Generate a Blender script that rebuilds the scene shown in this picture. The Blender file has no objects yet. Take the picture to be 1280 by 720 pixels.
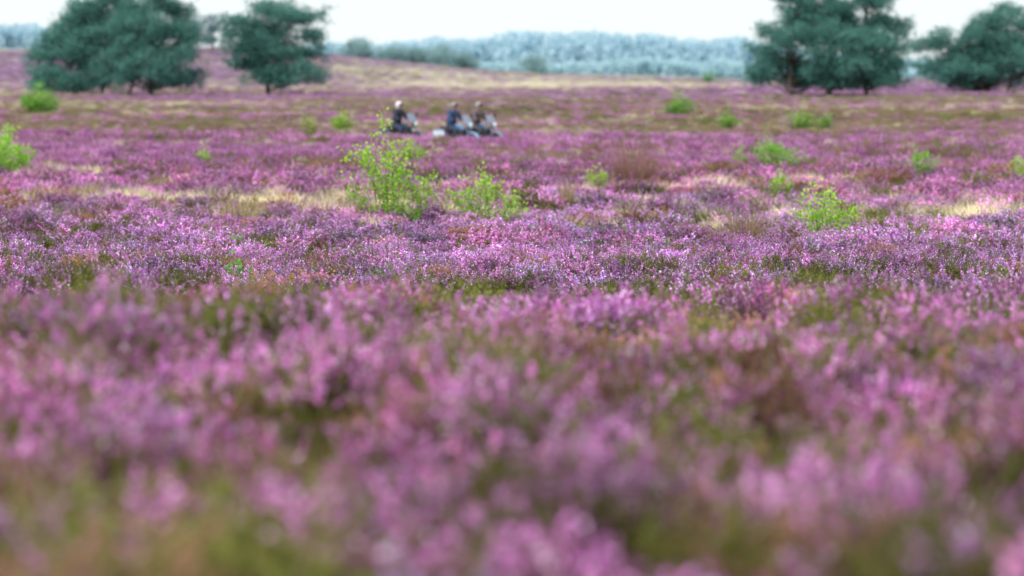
import bpy, math
import numpy as np
from mathutils import Vector, Quaternion
from mathutils.kdtree import KDTree
rg = np.random.default_rng(7)
SC = bpy.context.scene
COL = SC.collection
F = 3555.6; YH = 95.0; Z0 = 2.8      # focal length in reference pixels, eye-level row, eye height

# ------------------------------------------------------------------ noise
def _hash(ix, iy, s):
    h = (ix*374761393 + iy*668265263 + s*974634677) & 0x7fffffff
    h = ((h ^ (h >> 13))*1274126177) & 0x7fffffff
    h = h ^ (h >> 16)
    return (h & 0xffff)/65535.0
def vnoise(x, y, s):
    ix = np.floor(x).astype(np.int64); iy = np.floor(y).astype(np.int64)
    fx = x-ix; fy = y-iy
    fx = fx*fx*(3-2*fx); fy = fy*fy*(3-2*fy)
    a = _hash(ix, iy, s); b = _hash(ix+1, iy, s); c = _hash(ix, iy+1, s); d = _hash(ix+1, iy+1, s)
    return (a*(1-fx)+b*fx)*(1-fy)+(c*(1-fx)+d*fx)*fy
def fbm(x, y, s, o=3):
    t = 0; a = 1; n = 0
    for k in range(o):
        t = t+a*vnoise(x*2**k+17.3*k, y*2**k-9.1*k, s+k*31); n += a; a *= .5
    return t/n-.5

# ------------------------------------------------------------------ terrain
KD = np.array([1, 3.2, 4.5, 6, 8, 10.5, 12.5, 16, 22, 26, 30, 38, 47, 60, 80, 104, 111, 150, 200, 250, 320.])
KZ = np.array([-.80, -.78, -.79, -.852, -.911, -1.0, -1.10, -1.29, -1.64, -1.855, -1.98, -2.08, -2.207, -2.36, -2.475, -2.43, -2.40, -2.32, -2.14, -1.76, -1.35])
LKD = np.log(KD)
def prof(d):
    l = np.log(np.maximum(d, 1.0)); t = 0
    for s in (-.09, -.045, 0, .045, .09): t = t+np.interp(l+s, LKD, KZ)
    return t/5
def sstep(a, b, x):
    t = np.clip((x-a)/(b-a), 0, 1); return t*t*(3-2*t)
def crest_row(u): return np.interp(u, [-300, 0, 280, 420, 600, 760, 930, 1280], [62, 66, 63, 72, 89, 98, 103, 101])
def wood_row(u): return np.interp(u, [-200, 0, 300, 600, 930, 1280], [58, 60, 68, 88, 97, 98])
HEAD = math.radians(-40)
PDIR = np.array([math.cos(HEAD), math.sin(HEAD)]); PC = np.array([-2.7, 105.0])
def path_dist(x, d): return np.abs((x-PC[0])*(-PDIR[1])+(d-PC[1])*PDIR[0])
def canopy(x, d):
    x = np.asarray(x, float); d = np.asarray(d, float)
    dd = np.maximum(d, 1.0); u = x/dd*F+640
    z = prof(d)
    yc = crest_row(u)
    t = sstep(320, 600, d); zc = (YH-(110+(yc-110)*t))/F*d
    z = np.where(d > 320, zc, z)
    z6 = (YH-yc)/F*600; zw = (YH-wood_row(u))/F*1500
    t = sstep(600, 900, d); z = np.where(d > 600, z6*(1-t)+(-2.5)*t, z)
    t = sstep(900, 1500, d); z = np.where(d > 900, -2.5*(1-t)+zw*t, z)
    z = np.where(d > 1700, zw*(1-.6*sstep(1700, 4000, d)), z)
    k = sstep(1.5, 6, path_dist(x, d))
    z = z+k*(fbm(x/.9, d/.9, 3)*.12*(1-sstep(10, 30, d)) + fbm(x/2.6, d/2.6, 5)*.28*sstep(8, 20, d)*(1-.5*sstep(50, 90, d))
             + fbm(x/9, d/9, 9)*.35*sstep(40, 110, d) + fbm(x/40, d/40, 11, 2)*1.0*sstep(150, 420, d))
    z = z+.20*np.exp(-((x+1.75)/1.0)**2-((d-11)/2.4)**2)+.04*np.exp(-((x-1.9)/.7)**2-((d-12.5)/2)**2)
    return z
def ground(x, d): return canopy(x, d)-.30+Z0
_ds = np.exp(np.linspace(math.log(3.5), math.log(700), 6000))
def at(px, py, dmin=0):          # where the sight line meets the heather top
    q = (px-640)/F; ok = (canopy(q*_ds, _ds) >= (YH-py)/F*_ds) & (_ds > dmin)
    i = int(np.argmax(ok)) if ok.any() else len(_ds)-1
    d = float(_ds[i]); x = q*d
    return x, d, float(ground(x, d)), F/d

# ------------------------------------------------------------------ plant cover map
BK = np.array([4, 12, 14, 28, 36, 45, 52, 62, 75, 90, 106, 118, 132, 150, 210, 240, 290, 330, 420, 600.])
BW = np.array([
 [.46,.46,.50,.56,.62,.46,.44,.58,.62,.60,.54,.36,.22,.20,.20,.28,.40,.36,.42,.42],
 [.29,.29,.28,.25,.16,.12,.09,.10,.08,.08,.08,.10,.13,.14,.14,.10,.08,.07,.12,.12],
 [.15,.15,.14,.11,.11,.14,.13,.14,.16,.16,.16,.22,.27,.27,.25,.17,.12,.10,.14,.15],
 [.001,.001,.002,.006,.04,.22,.30,.08,.06,.07,.08,.09,.12,.13,.15,.20,.24,.34,.14,.11],
 [.10,.10,.06,.03,.05,.09,.10,.07,.07,.09,.14,.23,.27,.28,.27,.25,.16,.16,.18,.20]])
PATCH = [  # class, bearing, row, half width, half height, strength
 (3, 850, 231, 170, 7, 3.2), (3, 100, 213, 80, 5, 2.5), (3, 180, 243, 200, 8, 2.2), (3, 1240, 268, 80, 7, 2.8), (3, 700, 108, 240, 5, 2.8),
 (3, 700, 168, 60, 4, 2.0), (3, 300, 253, 120, 6, 1.5), (0, 1120, 113, 190, 6, 3.6), (0, 840, 124, 140, 3, 2.4), (0, 250, 126, 100, 3, 2.4), (0, 200, 190, 260, 12, 1.0),
 (0, 560, 121, 200, 2.5, 1.6), (0, 100, 106, 160, 2.5, 1.5), (3, 520, 105, 140, 1.5, 1.2), (0, 300, 103, 200, 1.2, 1.0), (0, 1180, 152, 160, 4, 1.2), (0, 250, 148, 200, 3, 1.2),
 (2, 380, 207, 70, 7, 1.6), (2, 910, 215, 60, 9, 1.6), (0, 640, 300, 500, 14, .8), (1, 1060, 350, 110, 22, 1.2),
 (1, 830, 440, 80, 22, .5), (1, 1130, 480, 120, 30, .4), (2, 390, 345, 70, 18, 1.4), (0, 700, 570, 120, 50, .4), (0, 1150, 640, 160, 60, .4),
 (2, 540, 600, 210, 130, -1.5), (4, 540, 600, 210, 130, -1.2)]
def cover(x, d, jit=0.0):
    x = np.asarray(x, float); d = np.maximum(np.asarray(d, float), 1.5)
    u = x/d*F+640; y = YH-(np.where(d > 320, (YH-(110-(d-320)*.03))/F*d, prof(d)))/d*F
    S = []
    for k in range(5):
        w = np.interp(np.log(d), np.log(BK), BW[k])
        n = (fbm(x/.22, d/.26, 101+k*7, 2)*2.6*(1-sstep(14, 45, d)) + fbm(x/1.6, d/1.6, 131+k*7, 2)*2.4*(.10+.9*sstep(11, 22, d))*(1-sstep(50, 110, d))
             + fbm(x/6, d/5, 151+k*7, 2)*2.6*sstep(18, 50, d)*(1-.4*sstep(120, 250, d)) + fbm(x/26, d/18, 171+k*7, 2)*2.2*sstep(80, 160, d)*(1-.4*sstep(300, 400, d)))
        s = np.log(w)+n*1.2
        for (c, pu, py, ru, ry, st) in PATCH:
            if c == k: s = s+st*np.exp(-((u-pu)/ru)**2-((y-py)/ry)**2)
        if jit: s = s-(jit+.35*(1-sstep(11, 18, d)))*np.log(-np.log(rg.uniform(1e-6, 1-1e-6, x.shape)))
        S.append(s)
    return np.array(S)

# ------------------------------------------------------------------ materials
def newmat(name):
    m = bpy.data.materials.new(name); m.use_nodes = True; nt = m.node_tree; nt.nodes.clear()
    return m, nt, nt.nodes, nt.links
def plant_mat(name, transl=.35, inst=False):
    m, nt, N, L = newmat(name)
    out = N.new('ShaderNodeOutputMaterial'); mix = N.new('ShaderNodeMixShader'); mix.inputs[0].default_value = transl
    df = N.new('ShaderNodeBsdfDiffuse'); tr = N.new('ShaderNodeBsdfTranslucent')
    a = N.new('ShaderNodeAttribute'); a.attribute_name = 'Col'
    c = a.outputs['Color']
    if inst:
        b = N.new('ShaderNodeAttribute'); b.attribute_type = 'INSTANCER'; b.attribute_name = 'tint'
        mm = N.new('ShaderNodeMix'); mm.data_type = 'RGBA'; mm.blend_type = 'MULTIPLY'; mm.inputs[0].default_value = 1
        L.new(c, mm.inputs[6]); L.new(b.outputs['Color'], mm.inputs[7]); c = mm.outputs[2]
    L.new(c, df.inputs['Color']); L.new(c, tr.inputs['Color'])
    L.new(df.outputs[0], mix.inputs[1]); L.new(tr.outputs[0], mix.inputs[2]); L.new(mix.outputs[0], out.inputs[0])
    return m
def solid(name, col, rough=.5, metal=0.0, noise=.15, sc=30, trans=0):
    m, nt, N, L = newmat(name)
    out = N.new('ShaderNodeOutputMaterial'); p = N.new('ShaderNodeBsdfPrincipled')
    p.inputs['Roughness'].default_value = rough; p.inputs['Metallic'].default_value = metal
    if trans: p.inputs['Transmission Weight'].default_value = trans
    n = N.new('ShaderNodeTexNoise'); n.inputs['Scale'].default_value = sc
    r = N.new('ShaderNodeValToRGB')
    r.color_ramp.elements[0].position = .3; r.color_ramp.elements[1].position = .7
    r.color_ramp.elements[0].color = tuple(max(0, c*(1-noise)) for c in col)+(1,)
    r.color_ramp.elements[1].color = tuple(min(1, c*(1+noise)) for c in col)+(1,)
    L.new(n.outputs['Fac'], r.inputs[0]); L.new(r.outputs[0], p.inputs['Base Color']); L.new(p.outputs[0], out.inputs[0])
    return m
M_INST = plant_mat('heath_plants', .35, True)
M_LEAF = plant_mat('leaves', .45)
M_NEEDLE = plant_mat('needles', .3)
M_HAZE = plant_mat('haze_tinted_needles', .5)  # far foliage; its haze is painted into the leaf colours
M_BARK = solid('bark', (.10, .08, .07), .9, 0, .4, 12)
M_TWIG = solid('twig', (.20, .17, .09), .9, 0, .3, 40)
M_HAZEBARK = solid('haze_tinted_bark', (.20, .27, .28), .9, 0, .2, 3)  # bark tinted blue-grey to stand for haze

# ------------------------------------------------------------------ mesh builder
def nrm(a): return a/np.maximum(np.linalg.norm(a, axis=-1, keepdims=True), 1e-9)
class MB:
    def __init__(s): s.v = []; s.f = []; s.c = []; s.n = 0
    def add(s, V, Fc, C=None):
        V = np.asarray(V, float).reshape(-1, 3); off = s.n
        s.v.append(V); s.f += [[i+off for i in f] for f in Fc]; s.n += len(V)
        C = np.ones((len(V), 3)) if C is None else np.broadcast_to(np.asarray(C, float), (len(V), 3))
        s.c.append(C)
    def flakes(s, P, D, L, W, C, rng=rg):           # diamond leaf faces
        P = np.asarray(P, float); n = len(P)
        if n == 0: return
        D = nrm(np.asarray(D, float)); S = nrm(np.cross(D, rng.normal(size=(n, 3))))
        L = np.broadcast_to(L, (n,))[:, None]; W = np.broadcast_to(W, (n,))[:, None]
        V = np.stack([P, P+D*L*.5+S*W*.5, P+D*L, P+D*L*.5-S*W*.5], 1).reshape(-1, 3)
        Fc = np.arange(4*n).reshape(n, 4).tolist()
        s.add(V, Fc, np.repeat(np.broadcast_to(C, (n, 3)), 4, 0))
    def tube(s, P, R, k=5, C=None, closed=False, caps=True):
        P = np.asarray(P, float); n = len(P); R = np.broadcast_to(R, (n,))
        T = np.roll(P, -1, 0)-np.roll(P, 1, 0)
        if not closed: T[0] = P[1]-P[0]; T[-1] = P[-1]-P[-2]
        T = nrm(T); ref = np.array([.13, .29, 1.0])
        if abs(nrm(T.mean(0, keepdims=True))[0, 2]) > .85: ref = np.array([1.0, .2, .1])
        A = nrm(np.cross(T, ref)); B = np.cross(T, A)
        a = np.arange(k)/k*2*math.pi
        V = (P[:, None]+(A[:, None]*np.cos(a)[None, :, None]+B[:, None]*np.sin(a)[None, :, None])*R[:, None, None]).reshape(-1, 3)
        Fc = []
        m = n if closed else n-1
        for i in range(m):
            j = (i+1) % n
            for q in range(k): Fc.append([i*k+q, i*k+(q+1) % k, j*k+(q+1) % k, j*k+q])
        if caps and not closed: Fc.append(list(range(k))[::-1]); Fc.append([(n-1)*k+q for q in range(k)])
        s.add(V, Fc, C)
    def sq(s, c, r, e=1.0, e2=None, nu=16, nv=10, rot=0.0):    # superquadric: e=1 ellipsoid, small e = rounded box; rot about Y
        e2 = e if e2 is None else e2
        pw = lambda a, p: np.sign(a)*np.abs(a)**p
        V = []
        for j in range(nv+1):
            la = -math.pi/2+math.pi*j/nv
            for i in range(nu):
                lo = 2*math.pi*i/nu
                V.append([r[0]*pw(math.cos(la), e)*pw(math.cos(lo), e2), r[1]*pw(math.cos(la), e)*pw(math.sin(lo), e2), r[2]*pw(math.sin(la), e)])
        V = np.array(V)
        cr, sr = math.cos(rot), math.sin(rot)
        V = np.stack([V[:, 0]*cr+V[:, 2]*sr, V[:, 1], -V[:, 0]*sr+V[:, 2]*cr], 1)+np.array(c)
        Fc = [[j*nu+i, j*nu+(i+1) % nu, (j+1)*nu+(i+1) % nu, (j+1)*nu+i] for j in range(nv) for i in range(nu)]
        s.add(V, Fc)
    def ring(s, c, R, r, n=28, k=8):                 # wheel-like ring about Y
        a = np.arange(n)/n*2*math.pi
        s.tube(np.stack([c[0]+R*np.cos(a), np.full(n, c[1]), c[2]+R*np.sin(a)], 1), r, k, closed=True)
    def mesh(s, name, mat, smooth=False):
        me = bpy.data.meshes.new(name)
        me.from_pydata(np.concatenate(s.v).tolist(), [], s.f)
        at_ = me.attributes.new('Col', 'FLOAT_COLOR', 'POINT')
        C = np.concatenate(s.c); at_.data.foreach_set('color', np.concatenate([C, np.ones((len(C), 1))], 1).astype(np.float32).ravel())
        me.materials.append(mat)
        if smooth: me.polygons.foreach_set('use_smooth', [True]*len(me.polygons))
        me.update(); return me
    def obj(s, name, mat, parent=None, smooth=False):
        o = bpy.data.objects.new(name, s.mesh(name, mat, smooth)); COL.objects.link(o)
        if parent: o.parent = parent
        return o
def tag(o, label, cat=None, group=None, kind=None):
    o['label'] = label
    if cat: o['category'] = cat
    if group: o['group'] = group
    if kind: o['kind'] = kind
    return o
def empty(name, loc, rz=0.0):
    o = bpy.data.objects.new(name, None); o.location = loc; o.rotation_euler = (0, 0, rz); o.empty_display_size = .2
    COL.objects.link(o); return o
def lerp(a, b, t): return np.asarray(a)*(1-t)+np.asarray(b)*t

# ------------------------------------------------------------------ ground sheet
CLS = np.array([[.36,.135,.31], [.10,.115,.04], [.20,.13,.095], [.54,.48,.34], [.25,.215,.125]])
def build_ground():
    d1 = np.exp(np.linspace(math.log(2.5), math.log(130), 300)); d2 = np.exp(np.linspace(math.log(131.5), math.log(9000), 210))
    dr = np.concatenate([[-40, -15, -5, 0, 1.5], d1, d2]); ts = np.concatenate([[-3, -1.6, -.9], np.linspace(-.5, .5, 251), [.9, 1.6, 3]])
    D, T = np.meshgrid(dr, ts, indexing='ij'); X = T*(np.maximum(D, 0)+12)
    Z = ground(X, D)
    S = cover(X, D); E = np.exp((S-S.max(0))*1.4); E /= E.sum(0)
    C = np.tensordot(E.transpose(1, 2, 0), CLS, 1)
    dk = .40+.60*sstep(40, 110, D); C = C*dk[..., None]  # shade between the near plants darkened into the ground colour
    hz = (1-np.exp(-np.maximum(D-170, 0)/800))[..., None]; hz = np.maximum(hz, .93*sstep(650, 900, D)[..., None]); C = C*(1-hz)+np.array([.32, .345, .35])*hz  # distance haze painted in by blending far ground to grey
    nr, nc = X.shape
    V = np.stack([X, D, Z], -1).reshape(-1, 3)
    ii = (np.arange(nr-1)[:, None]*nc+np.arange(nc-1)[None]).ravel()
    Fq = np.stack([ii, ii+1, ii+nc+1, ii+nc], 1)
    m, nt, N, L = newmat('heath_soil')
    out = N.new('ShaderNodeOutputMaterial'); df = N.new('ShaderNodeBsdfDiffuse'); a = N.new('ShaderNodeAttribute'); a.attribute_name = 'Col'
    tc = N.new('ShaderNodeTexCoord'); n = N.new('ShaderNodeTexNoise'); n.inputs['Scale'].default_value = 3.0; n.inputs['Detail'].default_value = 8; n.inputs['Roughness'].default_value = .7
    r = N.new('ShaderNodeMapRange'); r.inputs[1].default_value = .3; r.inputs[2].default_value = .7; r.inputs[3].default_value = .6; r.inputs[4].default_value = 1.4
    mm = N.new('ShaderNodeVectorMath'); mm.operation = 'SCALE'
    L.new(tc.outputs['Object'], n.inputs['Vector']); L.new(n.outputs['Fac'], r.inputs[0]); L.new(a.outputs['Color'], mm.inputs[0]); L.new(r.outputs[0], mm.inputs['Scale'])
    L.new(mm.outputs[0], df.inputs['Color']); L.new(df.outputs[0], out.inputs[0])
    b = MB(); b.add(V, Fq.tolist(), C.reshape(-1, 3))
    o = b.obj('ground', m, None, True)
    tag(o, 'gently rolling heath ground running out to a low hazy hill', 'ground', kind='structure')
build_ground()
# sandy track under the motorcycles
b = MB(); ls = np.linspace(-70, 60, 131); ws = np.linspace(-1.4, 1.4, 7)
V = []
for l in ls:
    for w in ws:
        x = PC[0]+PDIR[0]*l-PDIR[1]*w; d = PC[1]+PDIR[1]*l+PDIR[0]*w
        V.append([x, d, float(ground(x, d))+.03])
b.add(V, [[i*7+j, (i+1)*7+j, (i+1)*7+j+1, i*7+j+1] for i in range(130) for j in range(6)])
tag(b.obj('path', solid('track_sand', (.36, .31, .24), .9, 0, .25, 4)), 'sandy track crossing the heath under the motorcycles', 'path', kind='structure')

# ------------------------------------------------------------------ saplings, shrubs and tussocks
FOOT = []                        # x, y, half width of each, so that the heather grows low around it
def shrub(name, label, px, py, hpx, wpx, c0, c1, seed, leaves=1.0, style='bush', lw=.68, spiky=False):
    r = np.random.default_rng(seed)
    x, d, z, ppm = at(px, py-2); H = hpx/ppm+.36; Wd = wpx/ppm
    FOOT.append((x, d, Wd*.5))
    root = empty(name, (x, d, z-.02)); tag(root, label, 'sapling' if 'sapling' in name or 'seedling' in name else 'shrub')
    tb = MB(); lb = MB()
    ns = {'bush': 11, 'birch': 13, 'seedling': 5}[style]
    tips = []
    for i in range(ns):
        a = (i+.5)/ns*2-1
        e = np.array([a*Wd*.5+r.normal()*Wd*.06, r.normal()*Wd*.22, .3+(H-.3)*(1-.55*abs(a+(.12 if style == 'birch' else 0))**1.3)*r.uniform(.6, .96)])
        if i == ns//2: e[2] = H*1.06; e[0] += -.08*Wd
        b0 = np.array([r.normal()*Wd*.05+a*Wd*.16, r.normal()*Wd*.05, 0]); m_ = lerp(b0, e, .5)+np.array([-e[0]*.05, 0, H*.03])
        tb.tube([b0, lerp(b0, m_, .6), m_, e], np.array([.007, .006, .0045, .002])*max(1, H*.6), 5)
        tips.append((b0, m_, e)); tips.append((m_, lerp(m_, e, .5), e))
        for q in range(5 if style != 'seedling' else 2):
            t = r.uniform(.15, .95); p = (1-t)**2*b0+2*t*(1-t)*m_+t*t*e; e2 = p+np.array([r.normal()*Wd*.15, r.normal()*Wd*.12, r.uniform(-.02, .12)*H])
            tb.tube([p, lerp(p, e2, .5)+np.array([0, 0, .01]), e2], [.004, .003, .0015], 4); tips.append((p, lerp(p, e2, .5), e2))
    ls = max(.055, 3.4/ppm); n = int(leaves*hpx*wpx/(ls*ppm)**2*4.2)+60
    pk = r.integers(0, len(tips), n); t = (.02+1.03*r.uniform(size=n))[:, None]
    B0 = np.array([tips[i][0] for i in pk]); M0 = np.array([tips[i][1] for i in pk]); E0 = np.array([tips[i][2] for i in pk]); t = np.minimum(t, 1.02)
    P = (1-t)**2*B0+2*t*(1-t)*M0+t*t*E0+r.normal(size=(n, 3))*ls*1.0
    P[:, 2] = np.maximum(P[:, 2], .08)
    Dn = r.normal(size=(n, 3))+np.array([0, 0, .3])
    if spiky: Dn = Dn*.5+np.array([0, 0, .9])
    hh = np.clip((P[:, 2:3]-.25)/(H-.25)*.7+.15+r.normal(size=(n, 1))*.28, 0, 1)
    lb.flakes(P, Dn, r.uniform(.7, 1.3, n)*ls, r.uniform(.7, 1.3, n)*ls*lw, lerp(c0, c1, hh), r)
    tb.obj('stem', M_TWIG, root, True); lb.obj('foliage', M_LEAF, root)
BR0, BR1 = (.20, .45, .03), (.57, .90, .13)
shrub('birch_sapling', 'tallest bright green birch sapling with open twigs, left of centre', 490, 266, 120, 122, BR0, BR1, 41, .62, 'birch')
shrub('birch_sapling', 'shorter bright green birch sapling right of the tallest one', 604, 272, 64, 98, BR0, BR1, 42, .75, 'birch')
shrub('birch_sapling', 'yellow green birch sapling in the heather at right', 1036, 286, 52, 82, (.22, .48, .03), (.60, .92, .14), 43, 1.1, 'bush')
DK0, DK1 = (.10, .27, .04), (.34, .66, .12)
shrub('green_shrub', 'green bush below the leftmost broad pine', 50, 141, 32, 50, DK0, DK1, 44, 2.0)
shrub('green_shrub', 'bright green bush cut by the left edge of the frame', 8, 212, 48, 74, (.20, .46, .04), (.54, .90, .12), 45, 1.6)
shrub('green_shrub', 'round green bush standing alone in front of the right pines', 848, 144, 25, 34, DK0, (.30, .60, .10), 46, 1.8)
shrub('green_shrub', 'low flat green bush in front of the motorcycles', 515, 199, 19, 38, (.18, .42, .04), (.50, .82, .10), 47, 1.5)
shrub('green_shrub', 'wide spiky green bush right of the brown tussock', 971, 208, 34, 56, (.14, .37, .05), (.42, .76, .13), 48, 1.5, spiky=True)
shrub('green_shrub', 'thin spiky green bush near the right edge of the heath', 1151, 220, 33, 36, (.14, .37, .05), (.42, .74, .13), 49, 1.1, spiky=True)
shrub('green_seedling', 'small green seedling below the wide spiky bush', 976, 239, 25, 30, BR0, BR1, 50, 1.1, 'seedling')
shrub('green_seedling', 'small green seedling at the right edge of the frame', 1272, 220, 23, 24, BR0, BR1, 51, 1.1, 'seedling')
shrub('green_seedling', 'yellowish seedling on the left end of the straw patch', 748, 231, 20, 26, (.26, .42, .06), (.56, .76, .14), 52, 1.3, 'seedling')
shrub('green_shrub', 'tiny green bush right of and below the round lone bush', 908, 160, 19, 24, DK0, (.36, .64, .1), 53, 1.5)
shrub('green_shrub', 'wide low green bush under the largest pine', 1002, 160, 20, 38, DK0, (.36, .64, .1), 54, 1.5)
shrub('green_shrub', 'narrow green bush just right of the wide low bush under the largest pine', 1031, 160, 18, 18, DK0, (.36, .64, .1), 55, 1.5)
shrub('green_shrub', 'small yellow green bush left of the first motorcyclist', 427, 160, 19, 30, (.2, .38, .05), (.52, .76, .12), 56, 1.5)
shrub('green_seedling', 'upright olive seedling further left of the first motorcyclist', 388, 170, 24, 20, (.2, .3, .06), (.44, .58, .12), 57, 1.2, 'seedling')
shrub('green_seedling', 'slim green seedling just left of the wide spiky bush', 926, 208, 26, 16, BR0, (.44, .68, .12), 58, 1.1, 'seedling')
shrub('green_seedling', 'tiny green seedling alone in the purple band at left', 256, 201, 17, 15, BR0, BR1, 59, 1.2, 'seedling')
shrub('green_seedling', 'little green sprig in the sharp heather at left', 291, 342, 26, 24, (.12, .38, .08), (.32, .7, .16), 60, .9, 'seedling')
shrub('green_shrub', 'far small bush on the tan slope left of the largest pine', 886, 106, 13, 20, (.12, .25, .11), (.22, .42, .18), 61, 1.8)
shrub('olive_shrub', 'low rounded dark olive bush just right of the shorter birch sapling', 662, 256, 26, 44, (.07, .085, .02), (.22, .25, .06), 62, 1.6)
def tussock(label, px, py, hpx, wpx, c0, c1, seed, n=420, sp=.8):
    r = np.random.default_rng(seed); x, d, z, ppm = at(px, py-2); H = hpx/ppm+.3; W = wpx/ppm*.5; b = MB()
    FOOT.append((x, d, W))
    for i in range(n):
        th = r.uniform(0, 6.283); rad = W*.35*math.sqrt(r.uniform()); p = np.array([rad*math.cos(th), rad*math.sin(th), -.02]); ou = r.uniform(.1, sp); h = H*r.uniform(.45, 1.05)*(1.05-.45*ou)
        o = np.array([math.cos(th), math.sin(th), 0])*(W*ou); sd = np.array([r.normal(), r.normal(), 0]); sd /= np.linalg.norm(sd); w = r.uniform(.002, .005)*max(1, 60/ppm)
        q1 = p+o*.25+np.array([0, 0, h*.6]); q2 = p+o+np.array([0, 0, h])
        b.add([p-sd*w, p+sd*w, q1-sd*w, q1+sd*w, q2], [[0, 1, 3, 2], [2, 3, 4]], lerp(c0, c1, r.uniform()))
    o = b.obj('grass_tussock', M_LEAF); o.location = (x, d, z); tag(o, label, 'grass tussock')
tussock('reddish brown grass tussock in the purple band right of centre', 792, 222, 64, 112, (.26, .14, .12), (.48, .30, .25), 71, 620, 1.0)
tussock('wispy brown grass tussock left of the yellow green birch sapling', 932, 291, 46, 100, (.24, .16, .11), (.48, .35, .23), 72, 420, 1.0)
tussock('thin tan tussock between the olive bush and the straw patch', 708, 250, 38, 40, (.32, .23, .13), (.58, .46, .28), 74, 160)
tussock('wide thin tan tussock at left behind the sharp heather', 300, 264, 36, 130, (.36, .28, .15), (.62, .52, .32), 75, 320)
FOOT = np.array(FOOT)

# ------------------------------------------------------------------ heath plant prototypes
def heather_proto(kind, seed):
    r = np.random.default_rng(seed); b = MB(); ns = 18
    for i in range(ns):
        th = r.uniform(0, 6.283); rad = .12*math.sqrt(r.uniform()); base = np.array([rad*math.cos(th), rad*math.sin(th), -.03])
        lean = rad/.12*.75+r.normal()*.3; h = r.uniform(.17, .31)*(1-.3*(rad/.12)**2)
        top = base+np.array([math.cos(th)*lean*h*.9, math.sin(th)*lean*h*.9, h]); mid = lerp(base, top, .5)+r.normal(size=3)*.018
        stems = [(base, mid, top)]
        for q in range(r.integers(2, 5)):
            t0 = r.uniform(.35, .75); p0 = lerp(base, top, t0); p2 = p0+np.array([r.normal()*.05, r.normal()*.05, r.uniform(.03, .09)]); stems.append((p0, lerp(p0, p2, .5)+r.normal(size=3)*.006, p2))
        sh = r.uniform(.58, 1.28); bare = kind == 'flower' and r.uniform() < .30
        for si, (a0, a1, a2) in enumerate(stems):
            sd = r.normal(size=3); sd[2] = 0; sd = sd/np.linalg.norm(sd)*.0024
            b.add([a0-sd, a0+sd, a1-sd*.8, a1+sd*.8, a2], [[0, 1, 3, 2], [2, 3, 4]], (.13, .08, .05))
            Ls = np.linalg.norm(a2-a0)
            f0 = (r.uniform(.5, .74) if si == 0 else r.uniform(.2, .5)) if kind != 'green' else r.uniform(.85, 1.1)
            if bare: f0 = 1.0
            def pt(t): t = t[:, None]; return (1-t)**2*a0+2*t*(1-t)*(2*a1-.5*a0-.5*a2)+t*t*a2
            n = int(Ls*f0/.009)+2; t = r.uniform(.1, min(f0, 1), n); P = pt(t)
            D = r.normal(size=(n, 3))+np.array([0, 0, .6])
            g = lerp((.08, .095, .02), (.26, .28, .07), r.uniform(size=(n, 1))**1.5) if kind != 'brown' else lerp((.13, .08, .04), (.27, .18, .09), r.uniform(size=(n, 1)))
            b.flakes(P, D, r.uniform(.014, .028, n), .007, g, r)
            if kind == 'green' or bare: continue
            n = int(Ls*(1-f0)/.0042)+4; t = f0+(1-f0)*r.uniform(size=n); P = pt(t)+r.normal(size=(n, 3))*.0035
            D = nrm(r.normal(size=(n, 3)))+np.array([0, 0, .15])
            if kind == 'flower':
                k = r.uniform(size=(n, 1)); c = lerp((.42, .09, .35), (.80, .42, .78), k**1.7)*sh; c = np.where(r.uniform(size=(n, 1)) < .08, np.array([.93, .78, .93]), c)
            else: c = lerp((.26, .13, .09), (.48, .28, .20), r.uniform(size=(n, 1)))
            b.flakes(P-D*.002, D, r.uniform(.010, .018, n), r.uniform(.008, .013, n), np.minimum(c, .95), r)
    return b
def grass_proto(kind, seed):
    r = np.random.default_rng(seed); b = MB()
    c0, c1 = {'straw': ((.52, .44, .28), (.80, .72, .53)), 'olive': ((.16, .17, .045), (.38, .34, .15))}[kind]
    for i in range(46):
        th = r.uniform(0, 6.283); rad = .1*math.sqrt(r.uniform()); p = np.array([rad*math.cos(th), rad*math.sin(th), -.02])
        h = r.uniform(.14, .32); ln = r.uniform(.1, .9); w = r.uniform(.002, .0045)
        dr = np.array([math.cos(th), math.sin(th), 0])*ln*h; sd = np.array([-math.sin(th), math.cos(th), 0])
        q = [p, p+dr*.2+np.array([0, 0, h*.55]), p+dr*.9+np.array([0, 0, h*r.uniform(.8, 1)])]
        V = [q[0]-sd*w, q[0]+sd*w, q[1]-sd*w*.8, q[1]+sd*w*.8, q[2]]
        b.add(V, [[0, 1, 3, 2], [2, 3, 4]], lerp(c0, c1, r.uniform()))
    return b
def far_proto(kind, seed):
    r = np.random.default_rng(seed); b = MB(); n = 280
    P = r.normal(size=(n, 3)); P = nrm(P); P[:, 2] = np.abs(P[:, 2]); rr = r.uniform(.55, 1, (n, 1))**.5
    P = P*rr*np.array([.5, .5, .42]); up = P[:, 2:3]/.42
    D = P+r.normal(size=(n, 3))*.15+np.array([0, 0, .35]); k = r.uniform(size=(n, 1))
    if kind == 'flower': C = np.where((r.uniform(size=(n, 1)) < .30+.56*up), lerp((.42, .125, .37), (.70, .38, .67), k**1.6), lerp((.11, .09, .045), (.22, .17, .09), k))
    if kind == 'green': C = lerp((.12, .14, .045), (.26, .28, .10), k)
    if kind == 'brown': C = lerp((.18, .115, .085), (.38, .26, .20), k)
    if kind == 'straw': C = lerp((.50, .44, .31), (.74, .67, .52), k)
    if kind == 'olive': C = lerp((.20, .17, .095), (.39, .335, .21), k)
    gl = kind in ('straw', 'olive')
    if gl: D = D+np.array([0, 0, .6])
    b.flakes(P, D, r.uniform(.09, .2, n), r.uniform(.02, .036, n) if not gl else r.uniform(.010, .02, n), C, r)
    return b
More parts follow.
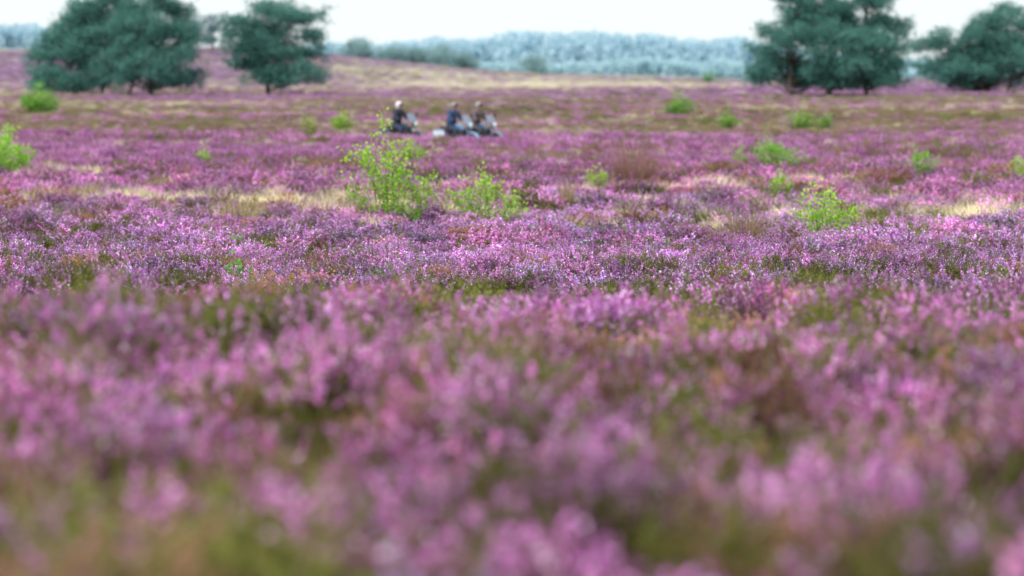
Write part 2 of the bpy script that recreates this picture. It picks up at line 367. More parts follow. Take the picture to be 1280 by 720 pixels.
CN = ['flower', 'green', 'brown', 'straw', 'olive']
NV = [6, 4, 3, 3, 3]
protos = []
for k, c in enumerate(CN):
    cl = bpy.data.collections.new('plants_'+c); nm = {'flower': 'heather_sprig', 'green': 'leafy_sprig', 'brown': 'withered_sprig', 'straw': 'straw_tuft', 'olive': 'grass_tuft'}[c]
    q = [heather_proto(c, 50+10*k+i) if k < 3 else grass_proto(c, 50+10*k+i) for i in range(NV[k])]+[far_proto(c, 200+10*k+i) for i in range(3)]
    for i, b in enumerate(q):
        o = bpy.data.objects.new('%s.%03d' % (nm, i), b.mesh(nm, M_INST)); cl.objects.link(o)
    protos.append(cl)

# ------------------------------------------------------------------ scatter
def sample(d1, d2, dens, w=.215):
    n = int(dens*w*(d2*d2-d1*d1)); d = np.sqrt(rg.uniform(d1*d1, d2*d2, n)); x = rg.uniform(-w, w, n)*(d+1.5); return x, d
bands = [(3.0, 13, 56, .82, 0), (13, 34, 40, 1.02, 0), (34, 62, 16, 1.5, 0), (62, 82, 8, 2.0, 0), (78, 140, 3.6, .68, 1), (140, 260, 1.3, 1.1, 1), (260, 480, .5, 1.8, 1), (480, 640, .28, 2.4, 1)]
XS, DS, SS, LS = [], [], [], []
for (a, e, dn, s, lod) in bands:
    x, d = sample(a, e, dn); XS.append(x); DS.append(d); SS.append(s*rg.uniform(.75, 1.25, len(x))); LS.append(np.full(len(x), lod))
X = np.concatenate(XS); D = np.concatenate(DS); S = np.concatenate(SS); LO = np.concatenate(LS)
keep = path_dist(X, D) > 1.3; X, D, S, LO = X[keep], D[keep], S[keep], LO[keep]
# cushions: rounded mounds, each with a kind and a tone of its own
bx, bd = [], []
for (a, e, dn) in ((2.5, 14, 20), (14, 36, 7.0), (36, 85, 1.5)):
    x, d = sample(a, e, dn, .225); bx.append(x); bd.append(d)
bx = np.concatenate(bx); bd = np.concatenate(bd); nb = len(bx)
BR = np.where(bd < 14, .155, np.where(bd < 36, .28, .6))*rg.uniform(.65, 1.5, nb)
BKd = np.argmax(cover(bx, bd, .7), 0); BT = np.where(bd < 14, rg.uniform(.60, 1.36, nb), rg.uniform(.64, 1.42, nb)); BH = rg.uniform(.02, .20, nb); BHUE = rg.normal(size=nb)
kd = KDTree(nb)
for i in range(nb): kd.insert((bx[i], bd[i], 0), i)
kd.balance()
n0 = len(X); K = np.argmax(cover(X, D, .7), 0); DZ = np.zeros(n0); TB = np.ones(n0); HU = np.zeros(n0); VS = np.ones(n0); OK = np.ones(n0, bool)
ROT = np.stack([rg.normal(size=n0)*.16, rg.normal(size=n0)*.16, rg.uniform(0, 6.283, n0)], 1)
for i in range(n0):
    if LO[i] == 0:
        _, j, r_ = kd.find((X[i], D[i], 0)); q = r_/BR[j]
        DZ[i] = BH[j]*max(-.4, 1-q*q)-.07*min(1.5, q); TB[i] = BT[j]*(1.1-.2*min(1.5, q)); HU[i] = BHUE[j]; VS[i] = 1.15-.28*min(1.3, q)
        if q > 1.25 and D[i] < 36 and rg.uniform() < .45: OK[i] = False
        if rg.uniform() < (.60 if D[i] < 14 else .68): K[i] = BKd[j]
        ox, oy = X[i]-bx[j], D[i]-bd[j]; l = math.hypot(ox, oy)+1e-6; an = .75*min(1.2, q)+rg.normal()*.1
        ROT[i] = (Quaternion((-oy/l, ox/l, 0), an) @ Quaternion((0, 0, 1), ROT[i, 2])).to_euler()
Z = ground(X, D)+DZ
LOW = np.ones(n0)
for (fx, fd, fw) in FOOT:
    mm = (np.abs(X-fx*D/fd) < fw*1.05+.05) & (D < fd+.1*fw) & (D > fd*(1-.10)-.4)
    LOW[mm] = .55; OK[mm & (np.hypot(X-fx, D-fd) < fw*.45)] = False
hn = fbm(X/.7, D/.7, 301, 2)
tone = fbm(X/1.3, D/1.3, 331, 3); tone2 = fbm(X/8, D/8, 351, 2)
NAMES = [('heather', 'purple flowering heather covering most of the heath', 'heather'), ('leafy_heather', 'dark green heather not in flower between the purple patches', 'heather'),
         ('withered_heather', 'rusty brown withered heather scattered among the flowers', 'heather'), ('straw_grass', 'pale straw coloured dry grass in open patches', 'grass'),
         ('olive_grass', 'olive green and brown moor grass', 'grass')]
HZT = [(1.05, 2.0, 1.5), (2.2, 2.2, 4.0), (1.5, 2.1, 2.9), (.95, 1.05, 1.3), (1.45, 1.7, 2.8)]  # tints that paint distance haze into each plant kind
for k in range(5):
    m = np.where((K == k) & OK)[0]; n = len(m); d = D[m]
    me = bpy.data.meshes.new(NAMES[k][0]); me.from_pydata(np.stack([X[m], D[m], Z[m]], 1).tolist(), [], [])
    idx = np.where(LO[m] == 0, rg.integers(0, NV[k], n), NV[k]+rg.integers(0, 3, n)).astype(np.int32)
    rot = ROT[m].astype(np.float32)
    sxy = S[m]*(1+.3*hn[m])
    sz = np.where(LO[m] == 0, VS[m]*(1+.4*hn[m])*rg.uniform(.85, 1.15, n)*(1.0-.1*(1-sstep(11, 15, d))+.2*sstep(34, 80, d)), .75+.25*S[m]*(1+.5*hn[m]))
    near = (path_dist(X[m], d) < 6) & (d < 112); sz = np.where(near, sz*1.35, sz)*LOW[m]
    scl = np.stack([sxy, sxy, sz], 1).astype(np.float32)
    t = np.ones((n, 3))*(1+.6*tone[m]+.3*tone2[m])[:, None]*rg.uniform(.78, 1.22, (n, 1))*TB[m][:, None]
    if k == 0:
        f = sstep(17, 24, d)*(1-sstep(40, 60, d))
        t = t*(np.ones((n, 3))*(1-f)[:, None]+np.array([1.06, 1.26, 1.18])*f[:, None])
        t = t*np.stack([1+.04*HU[m], 1-.06*HU[m], 1-.03*HU[m]], 1)
        f = sstep(120, 260, d)[:, None]; t = t*(1-f+f*np.array([.93, 1.06, .97]))
        f = (1-sstep(11, 15, d))[:, None]; t = t*(1-f+f*np.array([1.03, 1.06, 1.0]))
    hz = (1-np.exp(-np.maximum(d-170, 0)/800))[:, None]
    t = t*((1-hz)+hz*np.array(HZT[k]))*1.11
    t = np.clip(t, .3, 2.2)
    t = np.where((d < 14)[:, None], np.minimum(t, 1.65), t)
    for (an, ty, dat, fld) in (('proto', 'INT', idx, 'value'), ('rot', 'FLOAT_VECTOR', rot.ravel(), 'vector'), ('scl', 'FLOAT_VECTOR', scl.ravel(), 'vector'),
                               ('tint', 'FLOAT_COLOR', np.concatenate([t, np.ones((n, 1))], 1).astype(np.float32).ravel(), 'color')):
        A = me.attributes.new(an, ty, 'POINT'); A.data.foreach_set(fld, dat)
    me.materials.append(M_INST)
    o = bpy.data.objects.new(NAMES[k][0], me); COL.objects.link(o)
    tag(o, NAMES[k][1], NAMES[k][2], kind='stuff')
    ng = bpy.data.node_groups.new('scatter', 'GeometryNodeTree')
    ng.interface.new_socket('Geometry', in_out='INPUT', socket_type='NodeSocketGeometry'); ng.interface.new_socket('Geometry', in_out='OUTPUT', socket_type='NodeSocketGeometry')
    N = ng.nodes; L = ng.links
    gi = N.new('NodeGroupInput'); go = N.new('NodeGroupOutput'); ip = N.new('GeometryNodeInstanceOnPoints'); ci = N.new('GeometryNodeCollectionInfo')
    ci.inputs['Collection'].default_value = protos[k]; ci.inputs['Separate Children'].default_value = True; ci.inputs['Reset Children'].default_value = True
    ip.inputs['Pick Instance'].default_value = True
    L.new(gi.outputs[0], ip.inputs['Points']); L.new(ci.outputs[0], ip.inputs['Instance'])
    for an, ty, sk in (('proto', 'INT', 'Instance Index'), ('rot', 'FLOAT_VECTOR', 'Rotation'), ('scl', 'FLOAT_VECTOR', 'Scale')):
        na = N.new('GeometryNodeInputNamedAttribute'); na.data_type = ty; na.inputs['Name'].default_value = an
        L.new(na.outputs['Attribute'], ip.inputs[sk])
    L.new(ip.outputs[0], go.inputs[0])
    md = o.modifiers.new('scatter', 'NODES'); md.node_group = ng

# ------------------------------------------------------------------ pines
def pine(label, px, py, lobes, trunks, c0, c1, seed, name='pine_tree', group='pines standing on the heath', dist=250, bark=M_BARK, dens=1.0, nl=1.0, mat=None):
    r = np.random.default_rng(seed)
    d = dist; x = (px-640)/F*d; z = float(ground(x, d)); ppm = F/d
    base_z = Z0+(YH-py)/F*d
    root = empty(name, (x, d, z)); tag(root, label, 'tree', group)
    W = lambda qx, qy: np.array([(qx-px)/ppm, 0, base_z+(py-qy)/ppm-z])
    tb = MB(); cb = MB(); tr = []
    for (tx, ty, ex, ey, rad) in trunks:
        p0 = W(tx, ty); p0[2] = -.15; p1 = W(ex, ey); p0[1] = r.normal()*.3; mid = lerp(p0, p1, .5)+np.array([r.normal()*.2, r.normal()*.2, 0])
        ts = np.linspace(0, 1, 9)[:, None]; Pn = (1-ts)**2*p0+2*ts*(1-ts)*(2*mid-.5*p0-.5*p1)+ts**2*p1
        tb.tube(Pn, rad*(1-.75*ts[:, 0]), 8); tr.append(Pn)
    for (lx, ly, rx, ry) in lobes:
        c = W(lx, ly); ax = rx/ppm; az = ry/ppm; c[1] += r.normal()*ax*.5
        T = tr[int(np.argmin([abs(t[-1, 0]-c[0]) for t in tr]))]
        i = int(np.argmin(np.abs(T[:, 2]-(c[2]-az*.9-abs(c[0]-T[0, 0])*.25)))); s0 = T[i]
        nsub = max(4, int(dens*(ax*az*5.2+ax*3.3)))           # each limb carries several smaller clouds of needles
        for q in range(nsub):
            g = nrm(r.normal(size=3)[None])[0]*r.uniform(.2, 1.2); g[2] = g[2] if g[2] > 0 else g[2]*.85
            sc_ = c+g*np.array([ax*1.02, ax*.7, az]); sr = r.uniform(.3, .85)*nl
            if q % 4 == 0: tb.tube([s0, lerp(s0, sc_, .5)+np.array([0, 0, -.1*ax]), sc_], [.08, .05, .015], 5)
            n = int(8*sr/nl)+3
            P = nrm(r.normal(size=(n, 3)))*(r.uniform(.2, 1.15, (n, 1))**.6); P[:, 2] = np.where(P[:, 2] < 0, P[:, 2]*.55, P[:, 2]*.9)
            C = sc_+P*sr*np.array([1.3, 1.3, .95]); k = 20
            PP = np.repeat(C, k, 0)+r.normal(size=(n*k, 3))*np.array([.26, .26, .19])*nl
            DD = r.normal(size=(n*k, 3))*.9+np.array([0, 0, .4])+np.repeat(P, k, 0)*.5
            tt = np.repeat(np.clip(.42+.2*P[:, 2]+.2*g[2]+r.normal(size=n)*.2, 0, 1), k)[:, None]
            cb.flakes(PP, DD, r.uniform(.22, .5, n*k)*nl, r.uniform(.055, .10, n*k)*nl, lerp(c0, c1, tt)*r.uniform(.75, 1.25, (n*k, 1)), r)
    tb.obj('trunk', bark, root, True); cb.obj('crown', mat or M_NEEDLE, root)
G0, G1 = (.058, .180, .165), (.165, .38, .315)  # pine greens with a teal haze tint in the colour
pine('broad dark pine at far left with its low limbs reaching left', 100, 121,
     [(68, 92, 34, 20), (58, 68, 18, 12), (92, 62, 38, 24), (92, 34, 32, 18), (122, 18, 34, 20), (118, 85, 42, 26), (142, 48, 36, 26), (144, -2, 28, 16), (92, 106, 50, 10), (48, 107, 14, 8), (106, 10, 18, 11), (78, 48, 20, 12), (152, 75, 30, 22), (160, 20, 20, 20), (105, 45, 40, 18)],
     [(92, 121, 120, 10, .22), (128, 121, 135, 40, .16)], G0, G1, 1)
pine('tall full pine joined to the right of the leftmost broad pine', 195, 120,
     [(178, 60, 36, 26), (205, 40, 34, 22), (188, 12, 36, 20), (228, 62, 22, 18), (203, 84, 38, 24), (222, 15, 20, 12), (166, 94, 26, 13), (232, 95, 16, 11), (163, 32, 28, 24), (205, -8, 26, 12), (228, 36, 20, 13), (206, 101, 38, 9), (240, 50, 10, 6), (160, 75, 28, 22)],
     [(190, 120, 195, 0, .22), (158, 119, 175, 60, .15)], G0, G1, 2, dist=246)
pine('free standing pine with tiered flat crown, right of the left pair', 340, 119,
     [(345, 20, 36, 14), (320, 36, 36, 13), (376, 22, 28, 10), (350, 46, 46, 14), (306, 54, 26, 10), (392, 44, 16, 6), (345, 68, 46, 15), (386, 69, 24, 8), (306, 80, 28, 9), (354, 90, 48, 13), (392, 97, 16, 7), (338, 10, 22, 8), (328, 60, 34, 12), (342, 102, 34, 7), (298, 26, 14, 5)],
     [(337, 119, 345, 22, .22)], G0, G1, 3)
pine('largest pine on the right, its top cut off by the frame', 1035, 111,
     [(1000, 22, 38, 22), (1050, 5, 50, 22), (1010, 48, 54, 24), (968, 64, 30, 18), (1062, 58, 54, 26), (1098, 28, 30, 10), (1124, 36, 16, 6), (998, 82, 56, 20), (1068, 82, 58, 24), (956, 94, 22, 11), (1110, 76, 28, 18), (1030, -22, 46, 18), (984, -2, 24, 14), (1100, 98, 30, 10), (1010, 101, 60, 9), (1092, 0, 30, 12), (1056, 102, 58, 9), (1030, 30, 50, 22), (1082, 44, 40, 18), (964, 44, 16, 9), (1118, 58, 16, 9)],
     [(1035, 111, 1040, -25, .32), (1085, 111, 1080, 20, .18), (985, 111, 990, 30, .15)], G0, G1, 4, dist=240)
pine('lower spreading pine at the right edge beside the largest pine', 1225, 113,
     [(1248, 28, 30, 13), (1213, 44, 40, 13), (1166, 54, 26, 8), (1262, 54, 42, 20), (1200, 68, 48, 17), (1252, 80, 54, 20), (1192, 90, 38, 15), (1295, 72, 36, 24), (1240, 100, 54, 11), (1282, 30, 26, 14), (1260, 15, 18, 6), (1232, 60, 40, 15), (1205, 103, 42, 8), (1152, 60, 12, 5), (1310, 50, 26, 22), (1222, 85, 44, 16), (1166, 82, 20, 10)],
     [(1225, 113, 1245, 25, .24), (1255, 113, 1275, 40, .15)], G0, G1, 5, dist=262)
H0, H1 = (.30, .47, .48), (.38, .55, .55)  # hill tree foliage paled towards blue as painted haze
pine('small dark pine on the hill seen between the left pines', 266, 60, [(262, 34, 24, 12), (282, 38, 16, 10), (248, 42, 14, 10), (268, 26, 13, 8), (266, 50, 24, 8)], [(266, 58, 266, 25, .2)], (.14, .26, .28), (.22, .37, .37), 6, dist=560, group='trees on the far hill', dens=.2, nl=1.7, mat=M_HAZE)  # needle colours carry a painted haze tint
for i, (qx, qy, h, w, lab) in enumerate([(447, 72, 22, 46, 'hazy low tree at the left end of the hilltop row'), (490, 78, 19, 36, 'flat hazy tree second along the hilltop row'), (520, 82, 20, 30, 'small hazy tree in the middle of the hilltop row'),
                                 (550, 86, 31, 50, 'tallest rounded hazy tree of the hilltop row'), (582, 88, 20, 26, 'small hazy tree at the right end of the hilltop row'), (666, 93, 24, 34, 'lone round hazy tree on the slope in front of the wood')]):
    pine(lab, qx, qy, [(qx, qy-h*.45, w*.42, h*.38), (qx-w*.2, qy-h*.5, w*.26, h*.3), (qx+w*.22, qy-h*.4, w*.26, h*.32), (qx+w*.05, qy-h*.7, w*.22, h*.2), (qx, qy-h*.1, w*.4, h*.2)], [(qx, qy, qx, qy-h*.7, .25)],
         H0, H1, 20+i, name='hill_tree', group='trees on the far hill', dist=590+i*3, bark=M_HAZEBARK, dens=.16, nl=1.9, mat=M_HAZE)

# ------------------------------------------------------------------ far woods
def wood(name, label, u0, u1, tops, n, d0, c0, c1, seed):  # pale blue leaf colours stand in for the haze over the woods
    r = np.random.default_rng(seed); b = MB()
    for i in range(n):
        u = r.uniform(u0, u1); d = d0+r.uniform(-50, 50); x = (u-640)/F*d; z = float(ground(x, d))
        un = float(fbm(np.array([u/34.0]), np.array([1.5]), seed, 3)[0])*15
        yt = np.interp(u, tops[0], tops[1])+r.normal()*1.4+3+un; zt = Z0+(YH-yt)/F*d; h = max(zt-z, 3.5)
        k = 64; t = r.uniform(0, 1, k)**1.0; a = r.uniform(0, 6.283, k); rad = (1-t)*h*.24+1.6
        rr = rad*r.uniform(.2, 1, k)
        P = np.stack([x+np.cos(a)*rr, d+np.sin(a)*rr, z+t*h-2.0], 1); Dn = r.normal(size=(k, 3))*.7+np.array([0, -.2, .8])
        b.flakes(P, Dn, r.uniform(2.4, 4.6, k), r.uniform(1.8, 3.2, k), lerp(c0, c1, np.clip(.5+r.normal(size=k)*.08+r.normal()*.1, 0, 1)[:, None]), r)
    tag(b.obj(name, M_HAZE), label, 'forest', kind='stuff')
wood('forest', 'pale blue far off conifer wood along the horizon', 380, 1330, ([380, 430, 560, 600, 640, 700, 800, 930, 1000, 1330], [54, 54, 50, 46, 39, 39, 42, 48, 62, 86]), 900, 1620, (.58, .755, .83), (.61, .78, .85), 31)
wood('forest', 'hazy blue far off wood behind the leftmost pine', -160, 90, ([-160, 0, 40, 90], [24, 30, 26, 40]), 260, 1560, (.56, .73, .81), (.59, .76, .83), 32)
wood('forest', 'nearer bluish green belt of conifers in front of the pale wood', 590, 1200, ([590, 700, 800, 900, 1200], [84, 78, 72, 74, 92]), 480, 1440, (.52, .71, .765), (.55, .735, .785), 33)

# ------------------------------------------------------------------ motorcycles
BLK = solid('black_rubber', (.02, .02, .022), .8); CHR = solid('chrome', (.30, .36, .44), .35, 1.0, .05); ENG = solid('engine_metal', (.10, .11, .13), .5, .7)
GLS = solid('screen_plastic', (.28, .37, .48), .2, 0, .02, 5, .4); LEA = solid('seat_leather', (.03, .025, .022), .5); LMP = solid('lamp_glass', (.7, .74, .74), .15)
AMB = solid('amber_lens', (.6, .25, .04), .3); RED = solid('red_lens', (.4, .02, .02), .3)
def motorcycle(label, loc, rz, paint, bag, screen=.28):
    root = empty('motorcycle', loc, rz); tag(root, label, 'motorcycle', 'motorcycles riding across the heath')
    for cx, R in ((.80, .25), (-.72, .24)):
        w = MB(); w.ring((cx, 0, .31), R, .062); wo = w.obj('wheel', BLK, root, True)
        q = MB(); q.ring((cx, 0, .31), R-.055, .018, 28, 6); q.tube([[cx, -.07, .31], [cx, .07, .31]], .045, 10)
        for k in range(10):
            a = k*.628; q.tube([[cx, .03*(-1)**k, .31], [cx+math.cos(a)*(R-.05), 0, .31+math.sin(a)*(R-.05)]], .006, 4)
        q.obj('rim', CHR, wo, True)
    for cx, a0, a1, R in ((.80, .35, 2.6, .345), (-.72, .25, 2.9, .35)):
        m = MB(); a = np.linspace(a0, a1, 12); V = []
        for t in a:
            for (yy, dr) in ((-.085, -.035), (-.07, 0), (0, .015), (.07, 0), (.085, -.035)): V.append([cx+math.cos(t)*(R+dr), yy, .31+math.sin(t)*(R+dr)])
        m.add(V, [[i*5+j, i*5+j+1, (i+1)*5+j+1, (i+1)*5+j] for i in range(11) for j in range(4)]); m.obj('fender', paint, root, True)
    m = MB()
    for s in (-1, 1):
        m.tube([[-.72, .11*s, .31], [-.35, .13*s, .38], [.2, .13*s, .27], [.42, .08*s, .45], [.5, .03*s, .82]], .022, 8)
        m.tube([[-.65, .12*s, .36], [-.5, .12*s, .68], [-.1, .1*s, .66], [.48, .03*s, .86]], .02, 8)
    m.obj('frame', BLK, root, True)
    m = MB(); m.sq((.02, 0, .36), (.27, .14, .14), .35)
    for ang, bx_ in ((.4, .13), (-.4, -.08)):
        m.sq((bx_+ang*.18, 0, .55), (.085, .10, .15), .3, rot=ang)
        for k in range(5): m.sq((bx_+ang*(.08+.05*k), 0, .46+.045*k), (.105, .12, .009), .3, rot=ang)
    m.obj('engine', ENG, root, True)
    m = MB(); m.sq((.2, 0, .82), (.30, .155, .125), .75, .9, rot=.1); m.sq((.32, 0, .84), (.14, .14, .1), .9, rot=.1); m.obj('fuel_tank', paint, root, True)
    m = MB(); m.sq((-.24, 0, .72), (.25, .16, .06), .6, .8); m.sq((-.56, 0, .80), (.17, .13, .06), .6, .8); m.sq((-.42, 0, .76), (.08, .14, .08), .7); m.obj('seat', LEA, root, True)
    m = MB()
    for s in (-1, 1): m.tube([[.80, .1*s, .31], [.60, .1*s, .78], [.52, .1*s, .98]], [.028, .026, .024], 8)
    m.sq((.55, 0, .92), (.06, .13, .025), .4); m.obj('fork', CHR, root, True)
    m = MB(); m.tube([[.24, -.40, 1.05], [.36, -.36, 1.08], [.50, -.16, 1.06], [.53, 0, 1.02], [.50, .16, 1.06], [.36, .36, 1.08], [.24, .40, 1.05]], .014, 8); hb = m.obj('handlebar', CHR, root, True)
    for s in (-1, 1):
        g = MB(); g.tube([[.23, .405*s, 1.048], [.35, .363*s, 1.078]], .02, 8); g.obj('grip', BLK, hb, True)
        g = MB(); g.tube([[.42, .3*s, 1.07], [.42, .36*s, 1.22]], .007, 5); g.sq((.42, .38*s, 1.25), (.02, .075, .045), .7); g.obj('mirror', BLK, root, True)
        g = MB(); g.sq((-.60, .25*s, .55), (.27, .085, .16), .4, .5); po = g.obj('pannier', bag, root, True)
        g = MB(); g.sq((-.60, .25*s, .715), (.275, .09, .02), .4, .5); g.obj('lid', paint, po, True)
        g = MB(); g.tube([[.18, .17*s, .3], [.0, .2*s, .22], [-.4, .21*s, .23], [-.98, .22*s, .27]], [.03, .035, .05, .052], 10); g.obj('exhaust', CHR, root, True)
        g = MB(); g.sq((.16, .27*s, .28), (.13, .055, .015), .4); g.obj('footboard', ENG, root, True)
        g = MB(); g.sq((.60, .2*s, .88), (.045, .045, .045), 1); g.obj('indicator', AMB, root, True)
    m = MB(); m.sq((.66, 0, .90), (.10, .11, .11), .9); hl = m.obj('headlight', paint, root, True)
    m = MB(); m.sq((.735, 0, .90), (.04, .092, .092), 1); m.obj('lens', LMP, hl, True)
    m = MB(); m.sq((-1.03, 0, .58), (.03, .07, .04), .6); m.obj('tail_light', RED, root, True)
    if screen:
        V = []
        for i in range(9):
            zz = 1.0+screen*i/8; hw = .22*math.sqrt(max(.05, 1-((i-2.5)/7)**2))
            for j in range(9): y = (j/4-1)*hw; V.append([.64-.2*i/8-.9*y*y, y, zz])
        m = MB(); m.add(V, [[i*9+j, i*9+j+1, (i+1)*9+j+1, (i+1)*9+j] for i in range(8) for j in range(8)]); m.obj('windscreen', GLS, root, True)

# ------------------------------------------------------------------ riders
SKIN = solid('skin', (.52, .30, .22), .5, 0, .05)
def rider(label, loc, rz, jacket, trousers, helmet_mat, glove, lean=0.0):
    J = {}
    def sh(p): return (p[0]+lean*(p[2]-.86)/.6, p[1], p[2])
    J['pelvis'] = ((-.22, 0, .87), .175, .185); J['spine'] = (sh((-.22, 0, 1.06)), .17, .19); J['chest'] = (sh((-.17, 0, 1.27)), .175, .225); J['base'] = (sh((-.15, 0, 1.39)), .10, .14)
    J['neck'] = (sh((-.135, 0, 1.45)), .065, .065); J['head'] = (sh((-.11, 0, 1.56)), .095, .082); J['top'] = (sh((-.12, 0, 1.66)), .075, .07)
    E = [('pelvis', 'spine'), ('spine', 'chest'), ('chest', 'base'), ('base', 'neck'), ('neck', 'head'), ('head', 'top')]
    for s, n in ((1, 'l'), (-1, 'r')):
        J['sh'+n] = (sh((-.16, .22*s, 1.335)), .10, .10); J['el'+n] = ((.02, .33*s, 1.10), .070, .070); J['wr'+n] = ((.22, .365*s, 1.075), .043, .043); J['ha'+n] = ((.275, .385*s, 1.075), .034, .034)
        J['hip'+n] = ((-.18, .11*s, .83), .125, .125); J['kn'+n] = ((.22, .23*s, .72), .085, .085); J['ca'+n] = ((.16, .25*s, .55), .072, .072); J['an'+n] = ((.08, .26*s, .36), .05, .052); J['to'+n] = ((.25, .275*s, .325), .04, .048)
        E += [('base', 'sh'+n), ('sh'+n, 'el'+n), ('el'+n, 'wr'+n), ('wr'+n, 'ha'+n), ('pelvis', 'hip'+n), ('hip'+n, 'kn'+n), ('kn'+n, 'ca'+n), ('ca'+n, 'an'+n), ('an'+n, 'to'+n)]
    ks = list(J); me = bpy.data.meshes.new('skeleton'); me.from_pydata([J[k][0] for k in ks], [(ks.index(a), ks.index(c)) for a, c in E], [])
    tmp = bpy.data.objects.new('skeleton', me); COL.objects.link(tmp)
    tmp.modifiers.new('skin', 'SKIN').use_smooth_shade = True; tmp.modifiers.new('sub', 'SUBSURF').levels = 2
    for i, k in enumerate(ks):
        me.skin_vertices[0].data[i].radius = (J[k][1], J[k][2]); me.skin_vertices[0].data[i].use_root = (k == 'pelvis')
    dg = bpy.context.evaluated_depsgraph_get(); dg.update()
    bm = bpy.data.meshes.new_from_object(tmp.evaluated_get(dg)); bpy.data.objects.remove(tmp)
    bm.name = 'person'; bm.materials.clear()
    for m in (jacket, trousers, BLK, SKIN): bm.materials.append(m)
    for p in bm.polygons:
        c = p.center; i = 0
        if c.z < .93 and (c.x < .3 and not (abs(c.y) > .3 and c.z > .9)): i = 1
        if c.z < .44: i = 2
        if c.z > 1.46: i = 3
        p.material_index = i; p.use_smooth = True
    o = bpy.data.objects.new('person', bm); COL.objects.link(o); o.location = loc; o.rotation_euler = (0, 0, rz)
    tag(o, label, 'person', 'motorcyclists crossing the heath')
    hx, hy, hz = sh((-.11, 0, 1.58))
    m = MB(); nu, nv = 28, 16; V = []; Fc = []       # open face helmet: shell with the face cut out
    for j in range(nv+1):
        la = -.75+(math.pi/2+.75)*j/nv
        for i in range(nu):
            lo = 2*math.pi*i/nu; V.append([hx-.01+.15*math.cos(la)*math.cos(lo), .135*math.cos(la)*math.sin(lo), hz+.02+.15*math.sin(la)])
    for j in range(nv):
        for i in range(nu):
            lo = (2*math.pi*(i+.5)/nu+math.pi) % (2*math.pi)-math.pi; la = -.75+(math.pi/2+.75)*(j+.5)/nv
            if abs(lo) < .95 and la < .42: continue
            Fc.append([j*nu+i, j*nu+(i+1) % nu, (j+1)*nu+(i+1) % nu, (j+1)*nu+i])
    m.add(V, Fc); ho = m.obj('helmet', helmet_mat, o, True)
    m = MB(); m.tube([[hx+.105, .07, hz+.075], [hx+.15, 0, hz+.082], [hx+.105, -.07, hz+.075]], .014, 6); m.obj('peak', BLK, ho, True)
    m = MB(); m.sq((hx+.105, 0, hz-.025), (.022, .014, .028), 1, nu=10, nv=6); m.sq((hx+.092, 0, hz-.075), (.018, .028, .009), 1, nu=10, nv=6); m.obj('nose_and_mouth', SKIN, o, True)
    for s in (-1, 1):
        m = MB(); m.sq((hx+.092, .034*s, hz+.012), (.014, .026, .018), .8, nu=10, nv=6); m.obj('goggle', BLK, o, True)
        g = MB(); c = np.array([.285, .388*s, 1.085]); ax = nrm(np.array([[.12, -.042*s, .03]]))[0]
        g.sq(tuple(c+np.array([-.035, .005*s, .012])), (.05, .042, .022), .8, nu=10, nv=6)
        out = np.array([.33, .94*s, 0])
        for k, ln in enumerate((.9, 1.0, .95, .8)):
            b0 = c+ax*(-.035+.023*k)+np.array([0, 0, .022]); pts = [b0-out*.02, b0+out*.025*ln, b0+out*.032*ln+np.array([0, 0, -.03]), b0+out*.008+np.array([0, 0, -.052*ln])]
            g.tube(pts, [.011, .0105, .01, .008], 6)
        g.tube([c+ax*-.04-out*.02, c-ax*.01-out*.035+np.array([0, 0, -.01]), c+ax*.02-out*.025+np.array([0, 0, -.025])], [.012, .011, .009], 6)
        g.obj('glove', glove, o, True)
JK1 = solid('dark_jacket', (.02, .028, .05), .8); JK2 = solid('navy_jacket', (.025, .055, .14), .8); JK3 = solid('brown_jacket', (.13, .095, .105), .8)
TR = solid('dark_trousers', (.03, .045, .09), .8); TR3 = solid('grey_trousers', (.07, .075, .10), .8)
HM1 = solid('white_helmet', (.70, .71, .73), .4); HM2 = solid('grey_helmet', (.26, .22, .23), .4); HM3 = solid('dull_helmet', (.28, .26, .27), .4)
PT1 = solid('dark_blue_paint', (.05, .075, .12), .35); PT2 = solid('blue_paint', (.18, .32, .50), .35); PT3 = solid('silver_blue_paint', (.14, .21, .31), .4)
def bike_at(u, d):
    x = (u-640)/F*d; return (x, d, float(ground(x, d))+.03)
l1, l2, l3 = bike_at(502, 106.4), bike_at(570, 104.2), bike_at(600, 104.9)
motorcycle('dark motorcycle leftmost of the three', l1, HEAD, PT1, PT1, .32)
rider('person in black jacket and white helmet riding the leftmost motorcycle', l1, HEAD, JK1, TR, HM1, BLK)
motorcycle('blue motorcycle with pale panniers, middle of the three', l2, HEAD, PT2, solid('pale_pannier', (.56, .66, .74), .5), .26)
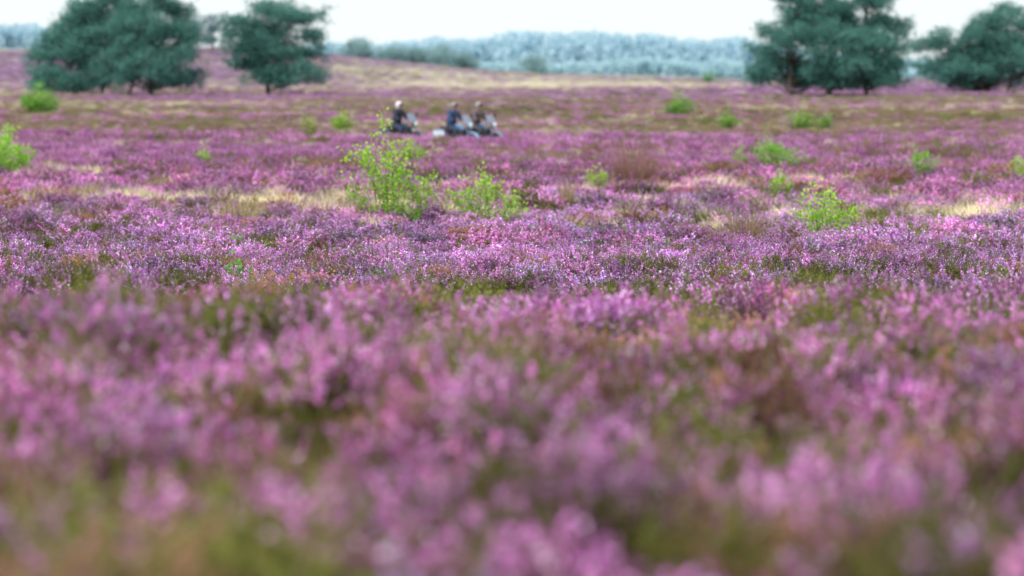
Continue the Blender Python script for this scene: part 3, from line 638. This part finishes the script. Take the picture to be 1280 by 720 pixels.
rider('person in navy blue jacket and grey helmet on the middle motorcycle', l2, HEAD, JK2, TR, HM2, BLK, .03)
motorcycle('dull silver blue motorcycle rightmost of the three', l3, HEAD, PT3, PT3, .26)
rider('person in brown jacket riding the rightmost motorcycle', l3, HEAD, JK3, TR3, HM3, BLK, .05)

# ------------------------------------------------------------------ light and camera
w = bpy.data.worlds.new('World'); SC.world = w; w.use_nodes = True; nt = w.node_tree; N = nt.nodes; L = nt.links; N.clear()
out = N.new('ShaderNodeOutputWorld'); mx = N.new('ShaderNodeMixShader'); b1 = N.new('ShaderNodeBackground'); b2 = N.new('ShaderNodeBackground'); sk = N.new('ShaderNodeTexSky')
EL, AZ = math.radians(48), math.radians(215)
sk.sky_type = 'NISHITA'; sk.sun_disc = False; sk.sun_elevation = EL; sk.sun_rotation = AZ; sk.dust_density = 3
b1.inputs['Strength'].default_value = .1; b2.inputs['Color'].default_value = (.92, .99, 1, 1); b2.inputs['Strength'].default_value = 1.28
mx.inputs[0].default_value = .8
L.new(sk.outputs[0], b1.inputs['Color']); L.new(b1.outputs[0], mx.inputs[1]); L.new(b2.outputs[0], mx.inputs[2]); L.new(mx.outputs[0], out.inputs[0])
sl = bpy.data.lights.new('sun', 'SUN'); sl.energy = 2.8; sl.angle = math.radians(10); sl.color = (1, .97, .92)
so = bpy.data.objects.new('sun', sl); COL.objects.link(so)
sd = Vector((math.sin(AZ)*math.cos(EL), math.cos(AZ)*math.cos(EL), math.sin(EL)))
so.rotation_euler = (-sd).to_track_quat('-Z', 'Y').to_euler(); so.location = (0, -20, 40)
cd = bpy.data.cameras.new('camera'); cam = bpy.data.objects.new('camera', cd); COL.objects.link(cam)
cd.sensor_width = 36; cd.lens = 100; cd.clip_start = .1; cd.clip_end = 20000
cam.location = (0, 0, Z0); cam.rotation_euler = (math.radians(90)-math.atan((360-YH)/F), 0, 0)
cd.dof.use_dof = True; cd.dof.focus_distance = 28; cd.dof.aperture_fstop = 1.8
SC.camera = cam
SC.view_settings.view_transform = 'Standard'; SC.view_settings.look = 'None'; SC.view_settings.exposure = 0
